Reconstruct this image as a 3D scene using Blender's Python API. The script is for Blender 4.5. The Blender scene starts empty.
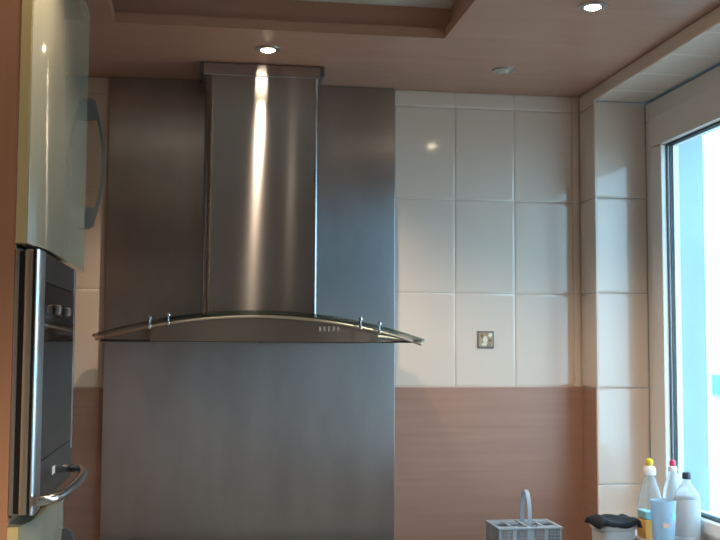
import bpy, bmesh, math, random
from mathutils import Vector, Matrix
random.seed(7)
sc = bpy.context.scene
COL = sc.collection

# ------------------------------------------------------------------ camera
EYE = Vector((0.0, -3.27, 1.6))
F_PX = 1040.5
YAW, PITCH, ROLL = 0.15021, 0.07132, 0.00451
fwd = Vector((math.sin(YAW) * math.cos(PITCH), math.cos(YAW) * math.cos(PITCH), math.sin(PITCH)))
right = Vector((math.cos(YAW), -math.sin(YAW), 0))
up = right.cross(fwd)
r2 = math.cos(ROLL) * right + math.sin(ROLL) * up
u2 = -math.sin(ROLL) * right + math.cos(ROLL) * up
cam_d = bpy.data.cameras.new('camera')
cam_d.sensor_width = 36.0
cam_d.lens = F_PX / 720 * 36.0
cam_d.clip_start = 0.05
cam = bpy.data.objects.new('camera', cam_d)
COL.objects.link(cam)
m = Matrix((r2, u2, -fwd)).transposed().to_4x4()
m.translation = EYE
cam.matrix_world = m
sc.camera = cam

# ------------------------------------------------------------------ world, sun, exposure
w = bpy.data.worlds.new('sky'); sc.world = w
w.use_nodes = True
bg = w.node_tree.nodes['Background']
bg.inputs[0].default_value = (0.42, 0.74, 1.0, 1)
bg.inputs[1].default_value = 3.8
sd = bpy.data.lights.new('sun', 'SUN'); sd.energy = 1.1; sd.angle = 0.02; sd.color = (1.0, 0.98, 0.92)
sun = bpy.data.objects.new('sun', sd); COL.objects.link(sun)
sun.rotation_euler = Vector((0.38, 0.66, -0.65)).to_track_quat('-Z', 'Y').to_euler()
sc.view_settings.view_transform = 'Standard'
sc.view_settings.look = 'None'
sc.view_settings.gamma = 1.0
sc.view_settings.use_curve_mapping = False
sc.view_settings.exposure = 0.95
sc.cycles.max_bounces = 10
sc.cycles.transparent_max_bounces = 12
sc.cycles.caustics_reflective = True

# ------------------------------------------------------------------ materials
MATS = {}
def mat(name, col, rough=0.5, metal=0.0, **kw):
    m = bpy.data.materials.new(name); m.use_nodes = True
    nt = m.node_tree; b = nt.nodes['Principled BSDF']
    b.inputs['Base Color'].default_value = (*col, 1)
    b.inputs['Roughness'].default_value = rough
    b.inputs['Metallic'].default_value = metal
    for k, v in kw.items():
        b.inputs[k.replace('_', ' ')].default_value = v
    MATS[name] = m
    return m, nt, b
def noise_color(nt, b, c1, c2, scale, detail=3, coord='Object', lo=0.3, hi=0.7):
    tc = nt.nodes.new('ShaderNodeTexCoord'); mp = nt.nodes.new('ShaderNodeMapping')
    mp.inputs['Scale'].default_value = scale
    n = nt.nodes.new('ShaderNodeTexNoise'); n.inputs['Scale'].default_value = 1.0; n.inputs['Detail'].default_value = detail
    r = nt.nodes.new('ShaderNodeValToRGB')
    r.color_ramp.elements[0].position = lo; r.color_ramp.elements[1].position = hi
    r.color_ramp.elements[0].color = (*c1, 1); r.color_ramp.elements[1].color = (*c2, 1)
    nt.links.new(tc.outputs[coord], mp.inputs[0]); nt.links.new(mp.outputs[0], n.inputs['Vector'])
    nt.links.new(n.outputs['Fac'], r.inputs[0]); nt.links.new(r.outputs[0], b.inputs['Base Color'])
    return n
def bump(nt, b, n, strength, dist):
    bp = nt.nodes.new('ShaderNodeBump'); bp.inputs['Strength'].default_value = strength; bp.inputs['Distance'].default_value = dist
    nt.links.new(n.outputs['Fac'], bp.inputs['Height']); nt.links.new(bp.outputs[0], b.inputs['Normal'])
def wood(name, c1, c2, scale, rough=0.42):
    m, nt, b = mat(name, c1, rough)
    n = noise_color(nt, b, c1, c2, scale, 4)
    return m
def steel(name, col, rough, aniso, tangent, scale, vary):
    m, nt, b = mat(name, col, rough, 1.0)
    b.inputs['Anisotropic'].default_value = aniso
    t = nt.nodes.new('ShaderNodeCombineXYZ')
    for i in range(3): t.inputs[i].default_value = tangent[i]
    nt.links.new(t.outputs[0], b.inputs['Tangent'])
    tc = nt.nodes.new('ShaderNodeTexCoord'); mp = nt.nodes.new('ShaderNodeMapping'); mp.inputs['Scale'].default_value = scale
    n = nt.nodes.new('ShaderNodeTexNoise'); n.inputs['Scale'].default_value = 1.0; n.inputs['Detail'].default_value = 5
    mr = nt.nodes.new('ShaderNodeMapRange'); mr.inputs['From Min'].default_value = .25; mr.inputs['From Max'].default_value = .75
    mr.inputs['To Min'].default_value = rough - vary; mr.inputs['To Max'].default_value = rough + vary
    nt.links.new(tc.outputs['Object'], mp.inputs[0]); nt.links.new(mp.outputs[0], n.inputs['Vector'])
    nt.links.new(n.outputs['Fac'], mr.inputs[0]); nt.links.new(mr.outputs[0], b.inputs['Roughness'])
    return m
def plaster(name, c, rough=0.7, k=0.06):
    m, nt, b = mat(name, c, rough)
    noise_color(nt, b, tuple(x * (1 - k) for x in c), tuple(min(1, x * (1 + k)) for x in c), (4, 4, 4))
    return m

m, nt, b = mat('tile', (0.72, 0.63, 0.555), 0.08)
noise_color(nt, b, (0.70, 0.61, 0.535), (0.74, 0.65, 0.575), (2.2, 2.2, 2.2))
plaster('grout', (0.62, 0.55, 0.49), 0.9)
wood('laminate', (0.355, 0.205, 0.152), (0.40, 0.235, 0.178), (2.5, 2.5, 45))
wood('ceiling_laminate', (0.43, 0.24, 0.17), (0.47, 0.27, 0.195), (3, 22, 3), 0.38)
wood('carcass_wood', (0.60, 0.33, 0.205), (0.66, 0.375, 0.24), (40, 40, 2.2), 0.45)
plaster('white_plaster', (0.72, 0.70, 0.66), 0.8)
plaster('beige_plaster', (0.42, 0.34, 0.28), 0.8)
plaster('grey_plaster', (0.50, 0.58, 0.68), 0.8)
plaster('floor_tile', (0.26, 0.30, 0.35), 0.4)
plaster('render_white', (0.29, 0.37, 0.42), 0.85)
plaster('house_render', (0.46, 0.52, 0.51), 0.85, .02)
mat('cream_lacquer', (0.36, 0.365, 0.285), 0.08, IOR=1.6)
mat('cream_edge', (0.86, 0.78, 0.42), 0.35)
steel('brushed_steel', (0.46, 0.46, 0.47), 0.28, 0.9, (1, 0, 0), (6, 3, 4), 0.0)
noise_color(MATS['brushed_steel'].node_tree, MATS['brushed_steel'].node_tree.nodes['Principled BSDF'], (0.43, 0.43, 0.44), (0.54, 0.54, 0.55), (7, 3, 2.6), 6, 'Object', .38, .72)
m = bpy.data.materials.new('chimney_steel'); m.use_nodes = True; MATS['chimney_steel'] = m
nt = m.node_tree; nt.nodes.clear()
gl = nt.nodes.new('ShaderNodeBsdfAnisotropic'); gl.inputs['Color'].default_value = (0.43, 0.425, 0.43, 1)
gl.inputs['Roughness'].default_value = 0.15; gl.inputs['Anisotropy'].default_value = -0.78
t = nt.nodes.new('ShaderNodeCombineXYZ'); t.inputs[2].default_value = 1.0
o_ = nt.nodes.new('ShaderNodeOutputMaterial'); nt.links.new(t.outputs[0], gl.inputs['Tangent']); nt.links.new(gl.outputs[0], o_.inputs[0])
steel('hood_steel', (0.33, 0.31, 0.30), 0.34, 0.5, (0, 0, 1), (1, 1, 1), 0.0)
mat('chrome', (0.78, 0.78, 0.80), 0.12, 1.0)
mat('satin_metal', (0.58, 0.58, 0.60), 0.28, 1.0)
mat('grey_metal', (0.17, 0.20, 0.235), 0.42, 0.9)
mat('champagne_metal', (0.66, 0.60, 0.52), 0.3, 1.0)
mat('black_plastic', (0.012, 0.012, 0.013), 0.4)
mat('oven_glass', (0.012, 0.013, 0.015), 0.06)
mat('oven_panel', (0.035, 0.037, 0.04), 0.25)
mat('white_print', (0.75, 0.78, 0.80), 0.5)
mat('grey_print', (0.30, 0.29, 0.28), 0.5)
mat('pvc_white', (0.74, 0.71, 0.68), 0.35)
mat('gasket', (0.025, 0.05, 0.065), 0.5)
mat('worktop', (0.11, 0.10, 0.095), 0.3)
mat('basket_plastic', (0.36, 0.42, 0.47), 0.45)
mat('tub_plastic', (0.66, 0.66, 0.66), 0.4)
m, nt, b = mat('dark_cloth', (0.012, 0.018, 0.024), 0.9)
mat('yellow_cap', (0.85, 0.62, 0.04), 0.35)
mat('white_cap', (0.85, 0.85, 0.85), 0.35)
mat('red_cap', (0.70, 0.06, 0.16), 0.35)
mat('dark_cap', (0.03, 0.04, 0.06), 0.35)
mat('bottle_clear', (0.80, 0.90, 0.95), 0.22, Transmission_Weight=0.75, IOR=1.2)
mat('bottle_white', (0.86, 0.92, 0.96), 0.3, Transmission_Weight=0.65, IOR=1.2)
mat('label_grey', (0.44, 0.45, 0.46), 0.55)
mat('cup_blue', (0.62, 0.80, 0.92), 0.3, Transmission_Weight=0.7, IOR=1.15)
mat('print_blue', (0.22, 0.50, 0.80), 0.5)
mat('print_orange', (0.85, 0.50, 0.35), 0.5)
mat('sponge_orange', (0.75, 0.42, 0.12), 0.9)
mat('scourer_blue', (0.25, 0.55, 0.68), 0.9)
mat('decor_border', (0.20, 0.17, 0.155), 0.4)
mat('decor_ground', (0.46, 0.36, 0.24), 0.3)
mat('decor_pale', (0.78, 0.74, 0.62), 0.3)
mat('decor_olive', (0.30, 0.27, 0.13), 0.4)
mat('decor_brown', (0.27, 0.16, 0.09), 0.4)
mat('shutter_blue', (0.10, 0.36, 0.60), 0.5)
mat('far_glass', (0.35, 0.55, 0.65), 0.1)
mat('lamp_off', (0.70, 0.66, 0.58), 0.25)
# lit bulb
m = bpy.data.materials.new('bulb_glow'); m.use_nodes = True; MATS['bulb_glow'] = m
bb = m.node_tree.nodes['Principled BSDF']; bb.inputs['Emission Color'].default_value = (1, 0.80, 0.55, 1); bb.inputs['Emission Strength'].default_value = 30
# thin clear glass: see-through, with a reflection that grows towards grazing view
def thin_glass(name, tint, base, graze, rough):
    m = bpy.data.materials.new(name); m.use_nodes = True; MATS[name] = m
    nt = m.node_tree; nt.nodes.clear()
    o_ = nt.nodes.new('ShaderNodeOutputMaterial'); mx = nt.nodes.new('ShaderNodeMixShader'); lw = nt.nodes.new('ShaderNodeLayerWeight')
    pw = nt.nodes.new('ShaderNodeMath'); pw.operation = 'POWER'; pw.inputs[1].default_value = 5
    ma = nt.nodes.new('ShaderNodeMath'); ma.operation = 'MULTIPLY_ADD'; ma.inputs[1].default_value = graze; ma.inputs[2].default_value = base
    lw.inputs[0].default_value = 0.5
    tr = nt.nodes.new('ShaderNodeBsdfTransparent'); tr.inputs[0].default_value = (*tint, 1)
    gl = nt.nodes.new('ShaderNodeBsdfGlossy'); gl.inputs['Roughness'].default_value = rough
    L = nt.links.new
    L(lw.outputs['Facing'], pw.inputs[0]); L(pw.outputs[0], ma.inputs[0]); L(ma.outputs[0], mx.inputs[0])
    L(tr.outputs[0], mx.inputs[1]); L(gl.outputs[0], mx.inputs[2]); L(mx.outputs[0], o_.inputs[0])
thin_glass('pane_glass', (0.96, 0.99, 0.99), 0.03, 0.5, 0.02)
thin_glass('visor_glass', (0.66, 0.74, 0.70), 0.20, 0.7, 0.12)

# ------------------------------------------------------------------ helpers
def mesh_obj(name, bm, material, parent=None, smooth=False, bevel=0.0, seg=2):
    if bevel > 0:
        bm.normal_update()
        es = [e for e in bm.edges if len(e.link_faces) == 2 and e.calc_face_angle(0) > 0.6]
        bmesh.ops.bevel(bm, geom=es, offset=bevel, segments=seg, profile=0.5, affect='EDGES', clamp_overlap=True)
    bmesh.ops.recalc_face_normals(bm, faces=bm.faces)
    me = bpy.data.meshes.new(name); bm.to_mesh(me); bm.free()
    me.materials.append(MATS[material])
    if smooth:
        for p in me.polygons: p.use_smooth = True
        try: me.set_sharp_from_angle(angle=0.7)
        except Exception: pass
    o = bpy.data.objects.new(name, me); COL.objects.link(o)
    if smooth and (bevel > 0 or name == 'tile'):
        wn = o.modifiers.new('face_normals', 'WEIGHTED_NORMAL'); wn.keep_sharp = True; wn.weight = 80
    if parent: o.parent = parent
    return o
def box(bm, x0, x1, y0, y1, z0, z1):
    v = [bm.verts.new(c) for c in ((x0,y0,z0),(x1,y0,z0),(x1,y1,z0),(x0,y1,z0),(x0,y0,z1),(x1,y0,z1),(x1,y1,z1),(x0,y1,z1))]
    for f in ((0,3,2,1),(4,5,6,7),(0,1,5,4),(1,2,6,5),(2,3,7,6),(3,0,4,7)): bm.faces.new([v[i] for i in f])
def boxes(name, lst, material, parent=None, bevel=0.0, seg=2, smooth=False):
    bm = bmesh.new()
    for b_ in lst: box(bm, *b_)
    return mesh_obj(name, bm, material, parent, smooth or bevel > 0, bevel, seg)
def tube(bm, pts, r, n=10, caps=True):
    rings = []
    N = len(pts)
    ref = None
    for i, p in enumerate(pts):
        p = Vector(p)
        t = (Vector(pts[min(i + 1, N - 1)]) - Vector(pts[max(i - 1, 0)])).normalized()
        if ref is None:
            a = Vector((0, 0, 1)) if abs(t.z) < 0.9 else Vector((1, 0, 0))
            ref = t.cross(a).normalized()
        u = (ref - t * ref.dot(t)).normalized(); ref = u
        v = t.cross(u)
        rr = r[i] if isinstance(r, (list, tuple)) else r
        rings.append([bm.verts.new(p + (u * math.cos(2*math.pi*k/n) + v * math.sin(2*math.pi*k/n)) * rr) for k in range(n)])
    for a, b_ in zip(rings, rings[1:]):
        for k in range(n): bm.faces.new((a[k], a[(k+1) % n], b_[(k+1) % n], b_[k]))
    if caps:
        bm.faces.new(rings[0][::-1]); bm.faces.new(rings[-1])
def lathe(bm, prof, n=28, c=(0, 0)):
    rings = []
    for r, z in prof:
        if r < 1e-5: rings.append([bm.verts.new((c[0], c[1], z))])
        else: rings.append([bm.verts.new((c[0] + r*math.cos(2*math.pi*k/n), c[1] + r*math.sin(2*math.pi*k/n), z)) for k in range(n)])
    for a, b_ in zip(rings, rings[1:]):
        for k in range(n):
            k2 = (k + 1) % n
            if len(a) == 1 and len(b_) == 1: continue
            if len(a) == 1: bm.faces.new((a[0], b_[k], b_[k2]))
            elif len(b_) == 1: bm.faces.new((a[k], b_[0], a[k2]))
            else: bm.faces.new((a[k], a[k2], b_[k2], b_[k]))
def lathe_obj(name, prof, material, parent=None, n=28):
    bm = bmesh.new(); lathe(bm, prof, n)
    return mesh_obj(name, bm, material, parent, True)
def thing(name, label, cat, loc=(0, 0, 0), group=None):
    o = bpy.data.objects.new(name, None); COL.objects.link(o); o.location = loc
    o['label'] = label; o['category'] = cat
    if group: o['group'] = group
    return o
def tag(o, label, cat, group=None):
    o['label'] = label; o['category'] = cat
    if group: o['group'] = group
    return o
def struct(o, label=None):
    o['kind'] = 'structure'
    if label: o['label'] = label
    return o
def place(o, loc):
    """shift a root whose parts were modelled in world coordinates: put the Empty at the base and move parts back"""
    o.location = loc
    for c in o.children: c.location = c.location - Vector(loc)

# ------------------------------------------------------------------ setting
XR, XW, XL = 1.229, 1.403, -0.90         # right wall face, window plane, left wall face
CEIL, RAISED = 2.425, 2.515
YE = -0.132                              # near edge of the wall stub beside the window
YN = -1.25                               # near end of the window opening
SOF, SILL = 2.381, 1.06                  # window head and sill
YB = -4.7                                # rear wall of the kitchen
XO = 1.60                                # outer face of right wall
floor = struct(boxes('floor', [(XL - .1, XO, YB - .1, 0.12, -0.05, 0)], 'floor_tile'), 'grey kitchen floor under the worktop')
wall_back = struct(boxes('wall_back', [(XL - .1, XO, 0.0030, 0.12, 0, 2.7)], 'grout'), 'back kitchen wall with tiles, wood board and steel')
wall_left = struct(boxes('wall_left', [(XL - .1, XL, YB, 0.008, 0, 2.7)], 'beige_plaster'), 'left kitchen wall behind the tall cabinet')
wall_rear = struct(boxes('wall_rear', [(XL - .1, XO, YB - .1, YB, 0, 2.7)], 'grey_plaster'), 'rear kitchen wall facing the cooker hood')
G = 0.0030
wall_right = struct(boxes('wall_right', [
    (XR + G, XO, YE + G, 0.008, 0, 2.7),
    (XR + G, XO, YN, YE + G, SOF + G, 2.7),
    (XR + G, XO, YN, YE + G, 0, SILL - .03),
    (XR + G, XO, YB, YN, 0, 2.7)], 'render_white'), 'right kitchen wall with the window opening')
ceiling = struct(boxes('ceiling', [(XL - .1, XO, YB - .1, 0.12, RAISED, 2.70)], 'white_plaster'), 'white raised middle of the ceiling')
# dropped border: boards with a lip, fascia set back above them
TX0, TX1, TYF, TYN = -0.235, 0.636, -0.575, -3.9
trim_1 = struct(boxes('trim_1', [
    (XL, TX0 - .02, YB, 0.008, CEIL + .028, RAISED), (TX1 + .02, XR + G, YB, 0.008, CEIL + .028, RAISED),
    (TX0 - .02, TX1 + .02, TYF + .02, 0.008, CEIL + .028, RAISED), (TX0 - .02, TX1 + .02, YB, TYN - .02, CEIL + .028, RAISED)],
    'ceiling_laminate'), 'brown dropped border framing the raised ceiling')
for b_ in ((XL, 0.6067, TYF, 0.008), (0.6070, XR + G, TYF, 0.008), (TX1, XR + G, YB, TYF - .001), (XL, TX0, YB, TYF - .001), (TX0 + .001, TX1 - .001, YB, TYN)):
    boxes('border_board', [(*b_, CEIL, CEIL + .0275)], 'ceiling_laminate', trim_1)

def tile(parent, x0, x1, y0, y1, z0, z1, axis):
    """one glazed tile; axis = thickness direction, its bevel rounds the glazed edge"""
    g = 0.0007
    c = [x0, x1, y0, y1, z0, z1]
    o = [a for a in range(3) if a != axis]
    for a in o: c[2*a] += g; c[2*a+1] -= g
    sgn = -1                                        # visible face lies on the low side of the axis
    f0 = c[2*axis]; bk_ = c[2*axis+1]
    sz = min(c[2*o[0]+1] - c[2*o[0]], c[2*o[1]+1] - c[2*o[1]])
    k = min(1.0, sz / 0.06)
    bm = bmesh.new(); rings = []
    for ins, dep in ((0, bk_ - f0), (0, .0032), (.0016, .0016), (.0045, .0006), (.0095, 0.0)):
        ins *= k
        rg = []
        for (i, j) in ((0, 0), (1, 0), (1, 1), (0, 1)):
            p = [0, 0, 0]; p[axis] = f0 + dep
            p[o[0]] = c[2*o[0]+i] + (ins if i == 0 else -ins); p[o[1]] = c[2*o[1]+j] + (ins if j == 0 else -ins)
            rg.append(bm.verts.new(p))
        rings.append(rg)
    for A, B in zip(rings, rings[1:]):
        for q_ in range(4): bm.faces.new((A[q_], A[(q_+1) % 4], B[(q_+1) % 4], B[q_]))
    bm.faces.new(rings[-1]); bm.faces.new(rings[0][::-1])
    return mesh_obj('tile', bm, 'tile', parent, True)
ROWS = [0.86, 1.166, 1.466, 1.766, 2.069, 2.372, CEIL]
WT = 1.466                                # top of the wooden board
COLS = [0.605, 0.806, 1.006, 1.206, XR]
decor_tile = None
for i in range(4):
    for j in range(2, 6):
        t = tile(wall_back, COLS[i], COLS[i+1], 0.0, 0.010, ROWS[j], ROWS[j+1], 1)
        if i == 1 and j == 2: decor_tile = t
LC = [-0.896, -0.695, -0.495, -0.295]
for i in range(3):
    for j in range(2, 6): tile(wall_back, LC[i], LC[i+1], 0.0, 0.010, ROWS[j], ROWS[j+1], 1)
# right wall stub and window reveal
for j in range(2, 6): tile(wall_right, XR, XR + .010, YE, 0.0, ROWS[j], ROWS[j+1] if j < 5 else CEIL, 0)
RR = [SILL, 1.166, 1.466, 1.766, 2.069, SOF]
for j in range(5): tile(wall_right, XR + .0005, XW, YE, YE + .010, RR[j], RR[j+1], 1)
ys = [YE, -0.28, -0.48, -0.68, -0.88, -1.08, YN]
for a, b_ in zip(ys, ys[1:]):
    tile(wall_right, XR + .0005, XW, b_, a, SOF, SOF + .010, 2)
    tile(wall_right, XR, XR + .010, b_, a, SOF + .0005, CEIL, 0)
# wooden back boards
boxes('backsplash_board', [(0.605, XR - .0016, -0.004, 0.008, 0.92, WT - .002)], 'laminate', wall_back, bevel=.0012)
boxes('backsplash_board', [(XL + .004, -0.295, -0.004, 0.008, 0.92, WT - .002)], 'laminate', wall_back, bevel=.0012)
boxes('backsplash_board', [(XR - .0012, XR + .008, YE + .0105, -0.004, 0.92, WT - .002)], 'laminate', wall_right, bevel=.0012)
boxes('window_sill', [(XR - .012, XW + .02, YN, YE - .001, SILL - .03, SILL)], 'pvc_white', wall_right, bevel=.004)
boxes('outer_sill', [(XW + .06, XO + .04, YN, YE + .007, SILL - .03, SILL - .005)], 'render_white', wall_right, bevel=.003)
# decor inset on its tile
d0 = boxes('decor_inset', [(0.878, 0.934, -0.0035, 0.002, 1.589, 1.645)], 'decor_border', decor_tile, bevel=.002)
boxes('decor_picture', [(0.884, 0.928, -0.0050, -0.003, 1.595, 1.639)], 'decor_ground', decor_tile)
def petal(cx, cz, rx, rz, rot, mm, y=-0.0058):
    bm = bmesh.new(); N = 12
    a = [bm.verts.new((cx + rx*math.cos(2*math.pi*k/N)*math.cos(rot) - rz*math.sin(2*math.pi*k/N)*math.sin(rot), y, cz + rx*math.cos(2*math.pi*k/N)*math.sin(rot) + rz*math.sin(2*math.pi*k/N)*math.cos(rot))) for k in range(N)]
    b2 = [bm.verts.new((v.co.x, -0.0045, v.co.z)) for v in a]
    bm.faces.new(a); bm.faces.new(b2[::-1])
    for k in range(N): bm.faces.new((a[k], b2[k], b2[(k+1) % N], a[(k+1) % N]))
    mesh_obj('petal', bm, mm, decor_tile)
petal(0.9035, 1.6175, .0075, .011, 0.15, 'decor_pale'); petal(0.9205, 1.632, .007, .006, 0.5, 'decor_pale')
petal(0.901, 1.602, .009, .0055, 0.2, 'decor_pale'); petal(0.8935, 1.629, .006, .008, 0.2, 'decor_brown')
petal(0.9155, 1.601, .007, .005, 0.4, 'decor_olive'); petal(0.919, 1.614, .0065, .007, 0.3, 'decor_brown', -0.0054); petal(0.908, 1.634, .006, .004, 0, 'decor_olive', -0.0054)

# ------------------------------------------------------------------ window
win = bpy.data.objects.new('window_1', None); COL.objects.link(win); struct(win, 'white window with clear glass in the right wall'); win.location = (XW, YE, SILL)
def wbox(name, lst, mm, bevel=0.0, parent=None):
    o = boxes(name, lst, mm, parent or win, bevel)
    if parent is None: o.location = -Vector(win.location)
    return o
def ring(y0, y1, z0, z1, ws, wb, wtp, x0, x1):
    return [(x0, x1, y0, y1, z0, z0 + wb), (x0, x1, y0, y1, z1 - wtp, z1), (x0, x1, y1 - ws, y1, z0 + wb, z1 - wtp), (x0, x1, y0, y0 + ws, z0 + wb, z1 - wtp)]
wt = SOF - .006
GB, GT, GY0, GY1 = 1.116, 2.222, YN + .134, YE - .134          # glass opening
wbox('window_frame', ring(YN, YE - .001, SILL, wt, .060, .024, .060, XW, XW + .06), 'pvc_white', .004)
wbox('sash', ring(YN + .055, YE - .056, SILL + .018, wt - .055, GY0 - YN - .055, GB - SILL - .018, wt - .055 - GT, XW - .012, XW + .048), 'pvc_white', .006)
wbox('sash_gasket', ring(GY0, GY1, GB, GT, .006, .007, .007, XW + .0055, XW + .0098), 'gasket')
wbox('outer_gasket', ring(GY0, GY1, GB, GT, .006, .007, .007, XW + .0162, XW + .022), 'gasket')
wbox('glazing_bead', ring(GY0, GY1, GB, GT, .012, .009, .006, XW + .024, XW + .042), 'pvc_white')
wbox('pane', [(XW + .010, XW + .016, GY0, GY1, GB, GT)], 'pane_glass')
for sgn in (0,):
    wbox('handle_base', [(XW - .018, XW - .012, YN + .068, YN + .096, 1.62, 1.70)], 'pvc_white', .003)
    wbox('handle', [(XW - .045, XW - .030, YN + .072, YN + .092, 1.53, 1.675), (XW - .032, XW - .017, YN + .075, YN + .089, 1.65, 1.672)], 'pvc_white', .004)

# ------------------------------------------------------------------ house outside the window
h = thing('house', 'bright white house wall seen through the window', 'house', (7.5, 9.0, -3.0))
def hb(name, lst, mm, parent=h):
    o = boxes(name, lst, mm, parent)
    if parent is h: o.location = (-7.5, -9.0, 3.0)
    return o
hb('wall', [(2.6, 14, 9.0, 15, -3.0, 6.2)], 'house_render')
hb('roof', [(2.2, 14.4, 8.5, 15.4, 6.2, 6.45)], 'floor_tile')
for (x, z) in ((9.2, 0.98), (9.2, 3.6)):
    f_ = hb('window', [(x, x + 1.0, 8.95, 9.02, z, z + .06), (x, x + 1.0, 8.95, 9.02, z + 1.14, z + 1.2), (x, x + .06, 8.95, 9.02, z, z + 1.2), (x + .94, x + 1.0, 8.95, 9.02, z, z + 1.2)], 'shutter_blue')
    hb('pane', [(x + .06, x + .94, 8.97, 8.99, z + .06, z + 1.14)], 'far_glass', f_)
f_ = hb('vent_window', [(6.32, 6.38, 8.93, 9.02, 1.0, 1.24), (6.38, 6.60, 8.93, 9.02, 1.0, 1.04)], 'shutter_blue')
hb('pane', [(6.38, 6.60, 8.97, 9.01, 1.04, 1.24)], 'render_white', f_)
ground = struct(boxes('ground', [(XO + .02, 60, -40, 60, -3.1, -3.0)], 'beige_plaster'), 'yard outside the window')

# ------------------------------------------------------------------ steel splash panel
panel = tag(boxes('steel_panel', [(-0.294, 0.6045, -0.016, -0.004, 0.925, CEIL - .001)], 'brushed_steel', bevel=.0018), 'tall brushed steel sheet on the wall behind the cooker hood', 'steel panel')

# ------------------------------------------------------------------ cooker hood
HX = 0.163
hood = thing('cooker_hood', 'steel cooker hood with arched glass visor on the steel sheet', 'cooker hood', (HX, -0.016, 1.604))
def hp(o):
    o.parent = hood; o.location = -Vector(hood.location); return o
# folded steel chimney: only its upright edges are rounded, the left one more softly
bm = bmesh.new(); prof = []
for cxx, cyy_, rx, ry, a0 in ((-0.002 + .026, -0.240 + .020, .026, .020, 180), (0.333 - .012, -0.240 + .012, .012, .012, 270)):
    for i in range(9):
        a = math.radians(a0 + 90 * i / 8); prof.append((cxx + rx * math.cos(a), cyy_ + ry * math.sin(a)))
prof += [(0.333, -0.0165), (-0.002, -0.0165)]
lo = [bm.verts.new((x, y, 1.650)) for x, y in prof]; hi = [bm.verts.new((x, y, 2.386)) for x, y in prof]
bm.faces.new(lo); bm.faces.new(hi[::-1])
for k in range(len(prof)): bm.faces.new((lo[k], lo[(k+1) % len(prof)], hi[(k+1) % len(prof)], hi[k]))
ch = hp(mesh_obj('chimney', bm, 'chimney_steel', None, True))
wn = ch.modifiers.new('face_normals', 'WEIGHTED_NORMAL'); wn.keep_sharp = True; wn.weight = 90
hp(boxes('chimney_sleeve', [(-0.008, 0.338, -0.243, -0.0165, 2.385, CEIL - .002)], 'chimney_steel', bevel=.004, seg=2))
for x in (0.338, -0.018): hp(boxes('sleeve_bracket', [(x, x + .011, -0.238, -0.10, 2.395, CEIL - .002)], 'grey_metal'))
def glass_z(x):
    u = (x - HX) / 0.452
    return 1.690 - 0.070 * u * u - 0.005 * u * (u > 0) + 0.004 * u * (u < 0) * -1
def front_y(x, y0, dy):
    u = (x - HX) / 0.452
    return y0 + dy * u * u
N = 40
def arched(name, x0, x1, zt, zb, yf, yb, mm, bevel=0):
    """slab swept along x: zt(x) top, zb(x) bottom, yf(x) front, yb back"""
    bm = bmesh.new(); secs = []
    for i in range(N + 1):
        x = x0 + (x1 - x0) * i / N
        secs.append([bm.verts.new(c) for c in ((x, yf(x), zb(x)), (x, yf(x), zt(x)), (x, yb, zt(x)), (x, yb, zb(x)))])
    for a, b_ in zip(secs, secs[1:]):
        for k in range(4): bm.faces.new((a[k], a[(k+1) % 4], b_[(k+1) % 4], b_[k]))
    bm.faces.new(secs[0][::-1]); bm.faces.new(secs[-1])
    return hp(mesh_obj(name, bm, mm, None, True))
FY = lambda x: front_y(x, -0.470, 0.055)
arched('visor', HX - .452, HX + .452, glass_z, lambda x: glass_z(x) - .007, FY, -0.05, 'visor_glass')
BY = lambda x: front_y(x, -0.455, 0.050)
arched('body', -0.136, 0.482, lambda x: glass_z(x) - .020, lambda x: 1.606, BY, -0.0165, 'hood_steel')
# bright rim strip along the top of the body, reaching out to the tips
def rim_pts(x0, x1, n, dz, dy):
    return [(x0 + (x1 - x0) * i / n, BY(x0 + (x1 - x0) * i / n) + dy, glass_z(x0 + (x1 - x0) * i / n) + dz) for i in range(n + 1)]
bm = bmesh.new(); tube(bm, rim_pts(HX - .445, HX + .445, 48, -.0165, -.002), 0.0042, 8)
hp(mesh_obj('rim_rail', bm, 'champagne_metal', None, True))
bm = bmesh.new(); tube(bm, [(x, BY(x) + .006, 1.6075) for x in [HX - .43 + .86 * i / 40 for i in range(41)]], 0.0030, 8)
hp(mesh_obj('lower_rail', bm, 'black_plastic', None, True))
# side arms under the visor
for s in (-1, 1):
    xa = HX + s * 0.315; xb = HX + s * 0.43
    bm = bmesh.new()
    tube(bm, [(xa, BY(xa) + .03, glass_z(xa) - .030), (xb, BY(xb) + .03, glass_z(xb) - .012)], 0.0055, 8)
    hp(mesh_obj('side_arm', bm, 'satin_metal', None, True))
    xt = HX + s * 0.432
    bm = bmesh.new(); box(bm, xt - .014, xt + .014, FY(xt) + .002, FY(xt) + .03, glass_z(xt) - .016, glass_z(xt) - .0075)
    hp(mesh_obj('tip_cap', bm, 'chrome', None, True, .002))
    # wedge shaped side panel of the body
    x0 = HX + s * 0.312
for x in (-0.138, -0.089, 0.428, 0.482):
    bm = bmesh.new(); z = glass_z(x); y = FY(x) + .012
    lathe(bm, [(0, z + .012), (.0035, z + .011), (.0055, z + .007), (.0055, z + .003), (.0018, z + .001), (.0018, z - .012), (.0055, z - .014), (.0055, z - .020), (.0035, z - .023), (0, z - .024)], 12, (x, y - .018))
    hp(mesh_obj('visor_clamp', bm, 'chrome', None, True))
yb_ = BY(0.33) - .0022
for i in range(5):
    x = 0.313 + i * 0.0125
    hp(boxes('control_button', [(x, x + .0075, BY(x) - .003, BY(x) + .004, 1.634, 1.648)], 'grey_print', bevel=.001))
hp(boxes('grease_filter', [(-0.12, 0.155, -0.40, -0.03, 1.602, 1.606), (0.165, 0.44, -0.40, -0.03, 1.602, 1.606)], 'satin_metal'))

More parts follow.
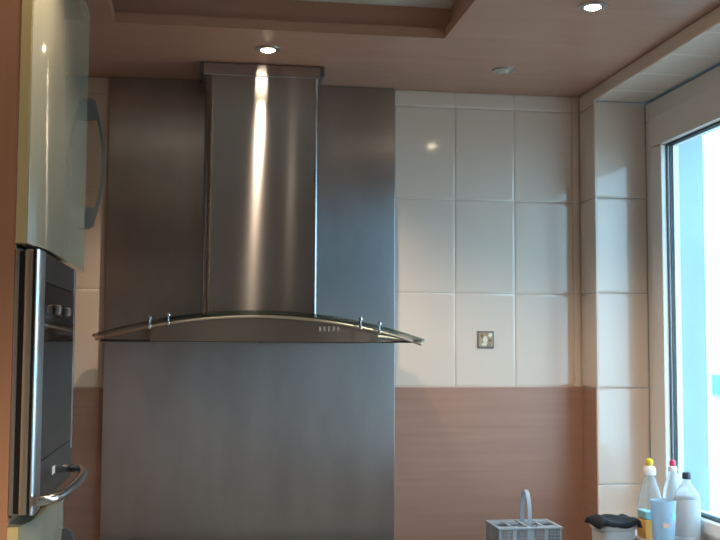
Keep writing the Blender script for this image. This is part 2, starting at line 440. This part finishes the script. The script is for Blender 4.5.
# ------------------------------------------------------------------ ceiling spot lamps
def spot(x, y, z, label, lit=True, power=16):
    t = thing('ceiling_spot', label, 'spotlight', (x, y, z), 'recessed ceiling spotlights')
    bm = bmesh.new(); lathe(bm, [(.0195, 0.0), (.0205, -.004), (.027, -.006), (.035, -.004), (.036, 0.0)], 28)
    mesh_obj('ring', bm, 'satin_metal', t, True)
    bm = bmesh.new(); lathe(bm, [(0, -.0095), (.010, -.0085), (.016, -.005), (.0193, 0.0)], 24)
    mesh_obj('bulb', bm, 'bulb_glow' if lit else 'lamp_off', t, True)
    if lit:
        l = bpy.data.lights.new('spot_light', 'SPOT'); l.energy = power; l.spot_size = math.radians(125); l.spot_blend = 0.7
        l.color = (1.0, 0.76, 0.54); l.shadow_soft_size = 0.012
        lo = bpy.data.objects.new('spot_light', l); COL.objects.link(lo); lo.parent = t; lo.location = (0, 0, -0.032)
    return t
spot(0.171, -0.397, CEIL, 'glowing ceiling spotlight directly in front of the hood chimney')
spot(0.930, -0.899, CEIL, 'glowing ceiling spotlight near the window at the top edge')
spot(0.886, -0.290, CEIL, 'small unlit ceiling spotlight above the cream tiles', lit=False)
spot(-0.10, -1.50, RAISED, 'assumed unseen spotlight in the raised ceiling, above the picture', power=10)  # unseen spot, assumed from the streak on the steel panel
spot(-0.10, -3.10, RAISED, 'added fill spotlight in the raised ceiling, unseen behind the picture on the left', power=48)  # added rear fill to brighten the cabinet side; no known lamp here
spot(0.45, -2.60, RAISED, 'added fill spotlight in the raised ceiling, unseen behind the picture', power=48)  # second added rear fill, lifts the cabinet and the steel reflections

# ------------------------------------------------------------------ tall cabinet with doors
CF = -0.309          # carcass front
DF = -0.289          # door front
cy0, cy1, cyu = -1.485, -0.960, -0.788
SAG, SAGL = 0.016, 0.15   # the door fronts bow gently at the near edge
HB = DF + SAG
cab = thing('tall_cabinet', 'tall wood cabinet with glossy cream doors at the left edge', 'cabinet', (-0.6, -1.2, 0))
def cp(o, parent=cab):
    o.parent = parent
    if parent is cab: o.location = -Vector(cab.location)
    return o
CB = -0.885
cp(boxes('side_panel', [(CB, CF, cy0, cy0 + .018, 0, CEIL - .002)], 'carcass_wood'))
cp(boxes('side_panel', [(CB, CF - .002, cy1 - .018, cy1, 0, 1.766)], 'carcass_wood'))
cp(boxes('shelf', [(CB, CF - .002, cy0 + .018, cy1 - .018, 1.295, 1.311)], 'carcass_wood'))
cp(boxes('shelf', [(CB, CF - .002, cy0 + .018, cyu - .018, 1.768, 1.786)], 'carcass_wood'))
cp(boxes('side_panel', [(CB, CF - .002, cyu - .018, cyu, 1.768, CEIL - .002)], 'carcass_wood'))
cp(boxes('back_panel', [(CB - .012, CB, cy0, cyu, 0, CEIL - .002)], 'carcass_wood'))
cp(boxes('top_panel', [(CB, CF - .002, cy0 + .018, cyu - .018, CEIL - .02, CEIL - .002)], 'carcass_wood'))
def door(y0, y1, z0, z1, hz0, hz1):
    bm = bmesh.new(); A = []
    for i in range(25):
        t = (y1 - y0 - .0012) * (i / 24) ** 1.6
        k = min(1.0, t / SAGL)
        A.append((DF + SAG * (1 - (1 - k) ** 2), y0 + .0012 + t))
    prof = [(CF + .0005, y0 + .0012)] + A + [(CF + .0005, y1)]
    lo = [bm.verts.new((x, y, z0)) for x, y in prof]; hi = [bm.verts.new((x, y, z1)) for x, y in prof]
    bm.faces.new(lo); bm.faces.new(hi[::-1])
    for k in range(len(prof)): bm.faces.new((lo[k], lo[(k+1) % len(prof)], hi[(k+1) % len(prof)], hi[k]))
    d = cp(mesh_obj('door', bm, 'cream_lacquer', None, True, .0022, 2))
    e = boxes('edge_band', [(CF + .0005, DF - .0025, y0 - .0003, y0 + .0010, z0 + .002, z1 - .002)], 'cream_edge', d)
    # bow handle near the far edge
    hy = y1 - .0065
    n = 20
    bm = bmesh.new()
    prev = None
    for i in range(n + 1):
        t = i / n
        z = hz0 + (hz1 - hz0) * t
        x = HB + .010 + .026 * math.sin(math.pi * t)
        s_ = [bm.verts.new(c) for c in ((x, hy - .007, z), (x + .0075, hy - .007, z), (x + .0075, hy + .007, z), (x, hy + .007, z))]
        if prev:
            for k in range(4): bm.faces.new((prev[k], prev[(k+1) % 4], s_[(k+1) % 4], s_[k]))
        else: bm.faces.new(s_[::-1])
        prev = s_
    bm.faces.new(prev)
    hd = mesh_obj('handle', bm, 'grey_metal', d, True)
    for z0_, z1_ in ((hz0 - .004, hz0 + .046), (hz1 - .046, hz1 + .004)):
        bm = bmesh.new()
        up_ = z0_ < hz0
        zo = z0_ if up_ else z1_; zi = z1_ if up_ else z0_
        xi = HB + .010 + .026 * math.sin(math.pi * (.043 / (hz1 - hz0)))
        pr = [(HB, zo), (HB + .012, zo), (xi + .001, zi), (HB, zi)]
        a = [bm.verts.new((px, hy - .006, pz)) for px, pz in pr]; c = [bm.verts.new((px, hy + .006, pz)) for px, pz in pr]
        bm.faces.new(a); bm.faces.new(c[::-1])
        for k in range(4): bm.faces.new((a[k], c[k], c[(k+1) % 4], a[(k+1) % 4]))
        mesh_obj('handle_foot', bm, 'grey_metal', d)
    return d
door(cy0 - .0, cyu, 1.764, 2.372, 1.869, 2.167)
door(cy0 - .0, cy1 - .10, 0.62, 1.302, 0.95, 1.222)
cp(boxes('door', [(CF + .0005, DF, cy0, cy1 - .012, 0.10, 0.616)], 'cream_lacquer', bevel=.0025))

# ------------------------------------------------------------------ built-in oven
ov = thing('oven', 'built-in dark glass oven with steel trim and curved handle', 'oven', (-0.5, -1.22, 1.311))
def op(o):
    o.parent = ov; o.location = -Vector(ov.location); return o
OZ0, OZ1 = 1.318, 1.756
OF = -0.270
oy0, oy1 = cy0 + .003, cy1 - .016
op(boxes('housing', [(CB + .05, CF + .0003, cy0 + .024, cy1 - .024, 1.3112, 1.762)], 'black_plastic'))
op(boxes('rear_flange', [(CF + .0004, CF + .008, oy0, oy1, OZ0, OZ1)], 'satin_metal', bevel=.001))
op(boxes('seal', [(CF + .008, CF + .016, oy0 + .003, oy1 - .003, OZ0 + .003, OZ1 - .003)], 'black_plastic'))
op(boxes('door_frame', [(CF + .016, CF + .030, oy0, oy1, OZ0, OZ1)], 'champagne_metal', bevel=.003))
op(boxes('door_gap', [(CF + .030, CF + .034, oy0 + .002, oy1 - .002, OZ0 + .002, OZ1 - .002)], 'black_plastic'))
# rounded bright upright at the near edge, thin one at the far edge
bm = bmesh.new()
prof = [(CF + .034, oy0), (OF - .004, oy0), (OF - .0012, oy0 + .003), (OF + .001, oy0 + .014), (OF + .002, oy0 + .040), (OF + .0015, oy0 + .066), (CF + .034, oy0 + .066)]
a = [bm.verts.new((x, y, OZ0)) for x, y in prof]; c = [bm.verts.new((x, y, OZ1)) for x, y in prof]
bm.faces.new(a); bm.faces.new(c[::-1])
for k in range(len(prof)): bm.faces.new((a[k], a[(k+1) % len(prof)], c[(k+1) % len(prof)], c[k]))
op(mesh_obj('upright_trim', bm, 'satin_metal', None, True))
op(boxes('upright_trim', [(CF + .034, OF + .0012, oy1 - .022, oy1, OZ0 + .06, OZ1)], 'satin_metal', bevel=.003))
op(boxes('upper_glass', [(CF + .034, OF, oy0 + .066, oy1 - .022, 1.706, OZ1)], 'oven_panel', bevel=.001))
op(boxes('door_glass', [(CF + .034, OF + .0006, oy0 + .066, oy1 - .022, 1.398, 1.7045)], 'oven_glass', bevel=.001))
op(boxes('lower_panel', [(CF + .034, OF, oy0 + .066, oy1 - .004, OZ0 + .002, 1.3965)], 'oven_panel', bevel=.001))
op(boxes('metal_nub', [(OF, OF + .012, -1.30, -1.275, 1.652, 1.670)], 'satin_metal', bevel=.004))  # small raised satin metal block on the door glass
op(boxes('metal_nub', [(OF, OF + .012, -1.16, -1.135, 1.652, 1.670)], 'satin_metal', bevel=.004))
for i, (a0, a1) in enumerate(((0, .009), (.012, .021), (.024, .033))):
    op(boxes('logo_letter', [(OF, OF + .0008, -1.262 + a0, -1.262 + a1, 1.357, 1.371)], 'white_print'))
hz = 1.340
pts = []
for i in range(25):
    t = i / 24
    y = -1.478 + (0.470) * t
    x = OF + .004 + .040 * max(0, math.sin(math.pi * t)) ** .28
    pts.append((x, y, hz))
bm = bmesh.new(); tube(bm, pts, .0085, 14)
op(mesh_obj('handle', bm, 'chrome', None, True))

# ------------------------------------------------------------------ worktop run (just below the picture)
wtop = tag(boxes('worktop', [(XL + .004, XR - .014, -0.60, -0.0045, 0.88, 0.92)], 'worktop', bevel=.004), 'dark worktop along the back wall carrying the dish basket', 'worktop')
xs = [-0.28, 0.155 - .15, 0.605, XR - .02]
for i in range(3):
    u = thing('base_cabinet', ('cream base cabinet under the worktop, nearest the oven', 'cream base cabinet under the worktop, below the hood', 'cream base cabinet under the worktop, nearest the window')[i], 'cabinet', (xs[i], -0.58, 0), 'base cabinets')
    W_ = xs[i+1] - xs[i] - .004
    boxes('body', [(0, W_, 0.02, .56, 0.10, .879)], 'carcass_wood', u); boxes('plinth', [(0, W_, 0.06, .54, 0, .10)], 'black_plastic', u)
    d = boxes('door', [(.002, W_ - .002, 0, .0195, 0.105, .872)], 'cream_lacquer', u, .002)
    bm = bmesh.new(); tube(bm, [(W_ - .05, -.001, .80), (W_ - .05, -.03, .78), (W_ - .05, -.03, .66), (W_ - .05, -.001, .64)], .005, 8); mesh_obj('handle', bm, 'grey_metal', d, True)

# ------------------------------------------------------------------ cutlery basket
bx0, bx1, by0, by1, bz0, bz1 = 0.853, 1.043, -0.325, -0.185, 0.921, 1.074
bk = thing('cutlery_basket', 'blue-grey plastic cutlery basket with loop handle on the worktop', 'basket', ((bx0 + bx1) / 2, (by0 + by1) / 2, bz0))
def bp_(o): o.parent = bk; o.location = -Vector(bk.location); return o
t_ = .006
bp_(boxes('rim', [(bx0 - .002, bx1 + .002, by0 - .002, by0 + .008, bz1 - .006, bz1), (bx0 - .002, bx1 + .002, by1 - .008, by1 + .002, bz1 - .006, bz1), (bx0 - .002, bx0 + .008, by0 + .008, by1 - .008, bz1 - .006, bz1), (bx1 - .008, bx1 + .002, by0 + .008, by1 - .008, bz1 - .006, bz1)], 'basket_plastic', bevel=.001))
cx_ = (bx0 + bx1) / 2; cyy = (by0 + by1) / 2
bars = []
for i in range(1, 4): x = bx0 + (bx1 - bx0) * i / 4; bars.append((x - .004, x + .004, by0 + .008, by1 - .008, bz1 - .007, bz1 - .001))
for f_ in (0.30, 0.70): y = by0 + (by1 - by0) * f_; bars.append((bx0 + .008, bx1 - .008, y - .003, y + .003, bz1 - .007, bz1 - .002))
bp_(boxes('divider', bars, 'basket_plastic'))
for b_ in [(bx0 + .008, cx_ - .03, by0 + .008, by0 + .045, bz1 - .006, bz1 - .002), (cx_ + .03, bx1 - .008, by0 + .008, by0 + .045, bz1 - .006, bz1 - .002), (bx0 + .008, cx_ - .012, by1 - .03, by1 - .008, bz1 - .006, bz1 - .002), (cx_ + .02, bx1 - .008, by1 - .03, by1 - .008, bz1 - .006, bz1 - .002)]:
    bp_(boxes('top_plate', [b_], 'basket_plastic'))
bp_(boxes('floor_plate', [(bx0, bx1, by0, by1, bz0, bz0 + .006)], 'basket_plastic'))
def lattice(name, axis, c, lo, hi):
    l = []
    n = 4
    for i in range(n + 1):
        p = lo + (hi - lo) * i / n; wd = .007 if i in (0, n) else (.010 if i == n // 2 else .006)
        a0, a1 = max(lo, p - wd), min(hi, p + wd)
        l.append((a0, a1, c, c + .004, bz0 + .006, bz1 - .006) if axis == 'x' else (c, c + .004, a0, a1, bz0 + .006, bz1 - .006))
    m_ = 24
    for i in range(m_):
        p = lo + (hi - lo) * (i + .5) / m_
        l.append((p - .001, p + .001, c + .001, c + .003, bz0 + .006, bz1 - .006) if axis == 'x' else (c + .001, c + .003, p - .001, p + .001, bz0 + .006, bz1 - .006))
    for k in range(1, 17):
        z = bz0 + .006 + (bz1 - bz0 - .012) * k / 17; hw = .001 if k % 6 else .004
        l.append((lo, hi, c + .0008, c + .0032, z - hw, z + hw) if axis == 'x' else (c + .0008, c + .0032, lo, hi, z - hw, z + hw))
    bp_(boxes(name, l, 'basket_plastic'))
lattice('side_grid', 'x', by0, bx0 + .001, bx1 - .001); lattice('side_grid', 'x', by1 - .004, bx0 + .001, bx1 - .001)
lattice('side_grid', 'y', bx0, by0 + .004, by1 - .004); lattice('side_grid', 'y', bx1 - .004, by0 + .004, by1 - .004)
# strap handle looping front to back
bm = bmesh.new(); n = 28; prev = None; hw = .006
for i in range(n + 1):
    a = math.pi * i / n
    def q(rr, hh):
        yy = cyy - rr * math.cos(a); zz = bz1 - .004 + hh * min(1.0, math.sin(a) ** .62)
        return yy, zz
    (yo, zo), (yi, zi) = q(.039, .102), q(.034, .096)
    s_ = [bm.verts.new(c) for c in ((cx_ + .008 - hw, yo, zo), (cx_ + .008 + hw, yo, zo), (cx_ + .008 + hw, yi, zi), (cx_ + .008 - hw, yi, zi))]
    if prev:
        for k in range(4): bm.faces.new((prev[k], prev[(k+1) % 4], s_[(k+1) % 4], s_[k]))
    else: bm.faces.new(s_[::-1])
    prev = s_
bm.faces.new(prev)
bp_(mesh_obj('handle', bm, 'basket_plastic', None, True))

# ------------------------------------------------------------------ tub with dark cloth by the window
tx, ty, tz = 1.152, -0.44, 0.921
tub = thing('plastic_tub', 'pale grey plastic tub under a dark cloth beside the window', 'tub', (tx, ty, tz))
def loop(r, z, n=36, wx=1.0, wy=0.85):
    out = []
    for k in range(n):
        a = 2 * math.pi * k / n; c_, s_ = math.cos(a), math.sin(a)
        e = 0.6
        out.append((r * wx * math.copysign(abs(c_) ** e, c_), r * wy * math.copysign(abs(s_) ** e, s_), z))
    return out
bm = bmesh.new(); rings = []
for r, z in ((.048, 0), (.052, .003), (.056, .165), (.0610, .168), (.0620, .176), (.061, .180), (.056, .180), (.053, .172), (.050, .006)):
    rings.append([bm.verts.new(c) for c in loop(r, z)])
for a, b_ in zip(rings, rings[1:]):
    for k in range(36): bm.faces.new((a[k], a[(k+1) % 36], b_[(k+1) % 36], b_[k]))
bm.faces.new(rings[0][::-1]); bm.faces.new(rings[-1])
mesh_obj('body', bm, 'tub_plastic', tub, True)
bm = bmesh.new(); n = 26; gv = []; rnd = random.Random(3)
for j in range(n + 1):
    row = []
    for i in range(n + 1):
        u, v = -1 + 2 * i / n, -1 + 2 * j / n
        x = u * .060; y = v * .056
        e = max(abs(u) * 1.02, abs(v))
        zz = .186 + .010 * (0.5 + 0.5 * math.sin(3.2 * u + 1.0 + 1.3 * v)) * (1 - e ** 4)
        zz += .014 * math.exp(-((u + .72) / .22) ** 2) * (1 - .5 * (v + .2) ** 2) + .006 * math.exp(-((u - .8) / .2) ** 2)
        zz += .002 * math.sin(6 * u + 3 * v)
        if e > .94: zz -= (e - .94) * .16
        row.append(bm.verts.new((x, y, zz)))
    gv.append(row)
for j in range(n):
    for i in range(n): bm.faces.new((gv[j][i], gv[j][i+1], gv[j+1][i+1], gv[j+1][i]))
cl = mesh_obj('dish_cloth', bm, 'dark_cloth', None, True)
sm = cl.modifiers.new('thick', 'SOLIDIFY'); sm.thickness = .004; sm.offset = 1
cl.location = (tx, ty, tz)
tag(cl, 'dark crumpled cloth lying on the grey tub', 'cloth')

# ------------------------------------------------------------------ bottles on the window sill
S = SILL + .001
b1 = thing('soap_bottle', 'clear dish soap bottle with yellow and white cap on the sill', 'bottle', (1.318, -0.315, S), 'bottles on the window sill')
lathe_obj('body', [(0, 0), (.032, 0), (.036, .004), (.036, .070), (.0345, .088), (.026, .120), (.0165, .146), (.0115, .154), (.0115, .158), (0, .158)], 'bottle_clear', b1)
lathe_obj('collar', [(0, .157), (.0175, .157), (.0185, .160), (.0185, .174), (.015, .181), (.008, .184), (0, .184)], 'white_cap', b1)
lathe_obj('cap', [(0, .184), (.007, .184), (.010, .188), (.0115, .195), (.009, .203), (.004, .206), (0, .206)], 'yellow_cap', b1)
b2 = thing('cleaner_bottle', 'white translucent bottle with a small red cap on the sill', 'bottle', (1.358, -0.385, S), 'bottles on the window sill')
lathe_obj('body', [(0, 0), (.026, 0), (.029, .004), (.029, .100), (.027, .125), (.021, .148), (.014, .168), (.012, .176), (0, .176)], 'bottle_white', b2)
lathe_obj('collar', [(0, .176), (.0125, .176), (.013, .180), (.0125, .188), (.008, .191), (0, .191)], 'white_cap', b2)
lathe_obj('cap', [(0, .191), (.008, .191), (.0088, .194), (.0085, .204), (.006, .208), (0, .208)], 'red_cap', b2)
b3 = thing('vinegar_bottle', 'clear bottle with dark cap and grey label against the window', 'bottle', (1.347, -0.495, S), 'bottles on the window sill')
lathe_obj('body', [(0, 0), (.032, 0), (.036, .004), (.036, .112), (.033, .126), (.022, .143), (.0125, .156), (.011, .168), (0, .168)], 'bottle_white', b3)
lathe_obj('label_band', [(.0362, .012), (.0366, .013), (.0366, .112), (.0362, .113)], 'label_grey', b3)
lathe_obj('cap', [(0, .168), (.0120, .168), (.0124, .170), (.0118, .184), (.010, .186), (0, .186)], 'dark_cap', b3)
c1 = thing('plastic_cup', 'pale blue translucent tumbler in front of the bottles on the sill', 'cup', (1.256, -0.54, S))
bm = bmesh.new(); lathe(bm, [(0, 0), (.027, 0), (.0285, .002), (.0345, .116), (.0335, .1175), (.0325, .116), (.0267, .005), (0, .005)], 32)
mesh_obj('body', bm, 'cup_blue', c1, True)
def decal(parent, r0, r1, z0, z1, a0, a1, mm):
    bm = bmesh.new(); n = 8; A = []; B = []
    for i in range(n + 1):
        a = math.radians(a0 + (a1 - a0) * i / n)
        A.append(bm.verts.new((r0 * math.cos(a), r0 * math.sin(a), z0))); B.append(bm.verts.new((r1 * math.cos(a), r1 * math.sin(a), z1)))
    for i in range(n): bm.faces.new((A[i], A[i+1], B[i+1], B[i]))
    mesh_obj('print', bm, mm, parent)
decal(c1, .0322, .0333, .066, .085, -80, -40, 'print_blue'); decal(c1, .0312, .0320, .048, .060, -118, -90, 'print_orange')
s1 = thing('dish_sponge', 'orange sponge with blue scouring top standing at the sill edge', 'sponge', (1.246, -0.445, S))
bm = bmesh.new(); box(bm, -.014, .014, -.030, .030, 0, .052); mesh_obj('foam', bm, 'sponge_orange', s1, True, .004)
bm = bmesh.new(); box(bm, -.013, .013, -.029, .029, .0525, .076); mesh_obj('scourer', bm, 'scourer_blue', s1, True, .004)
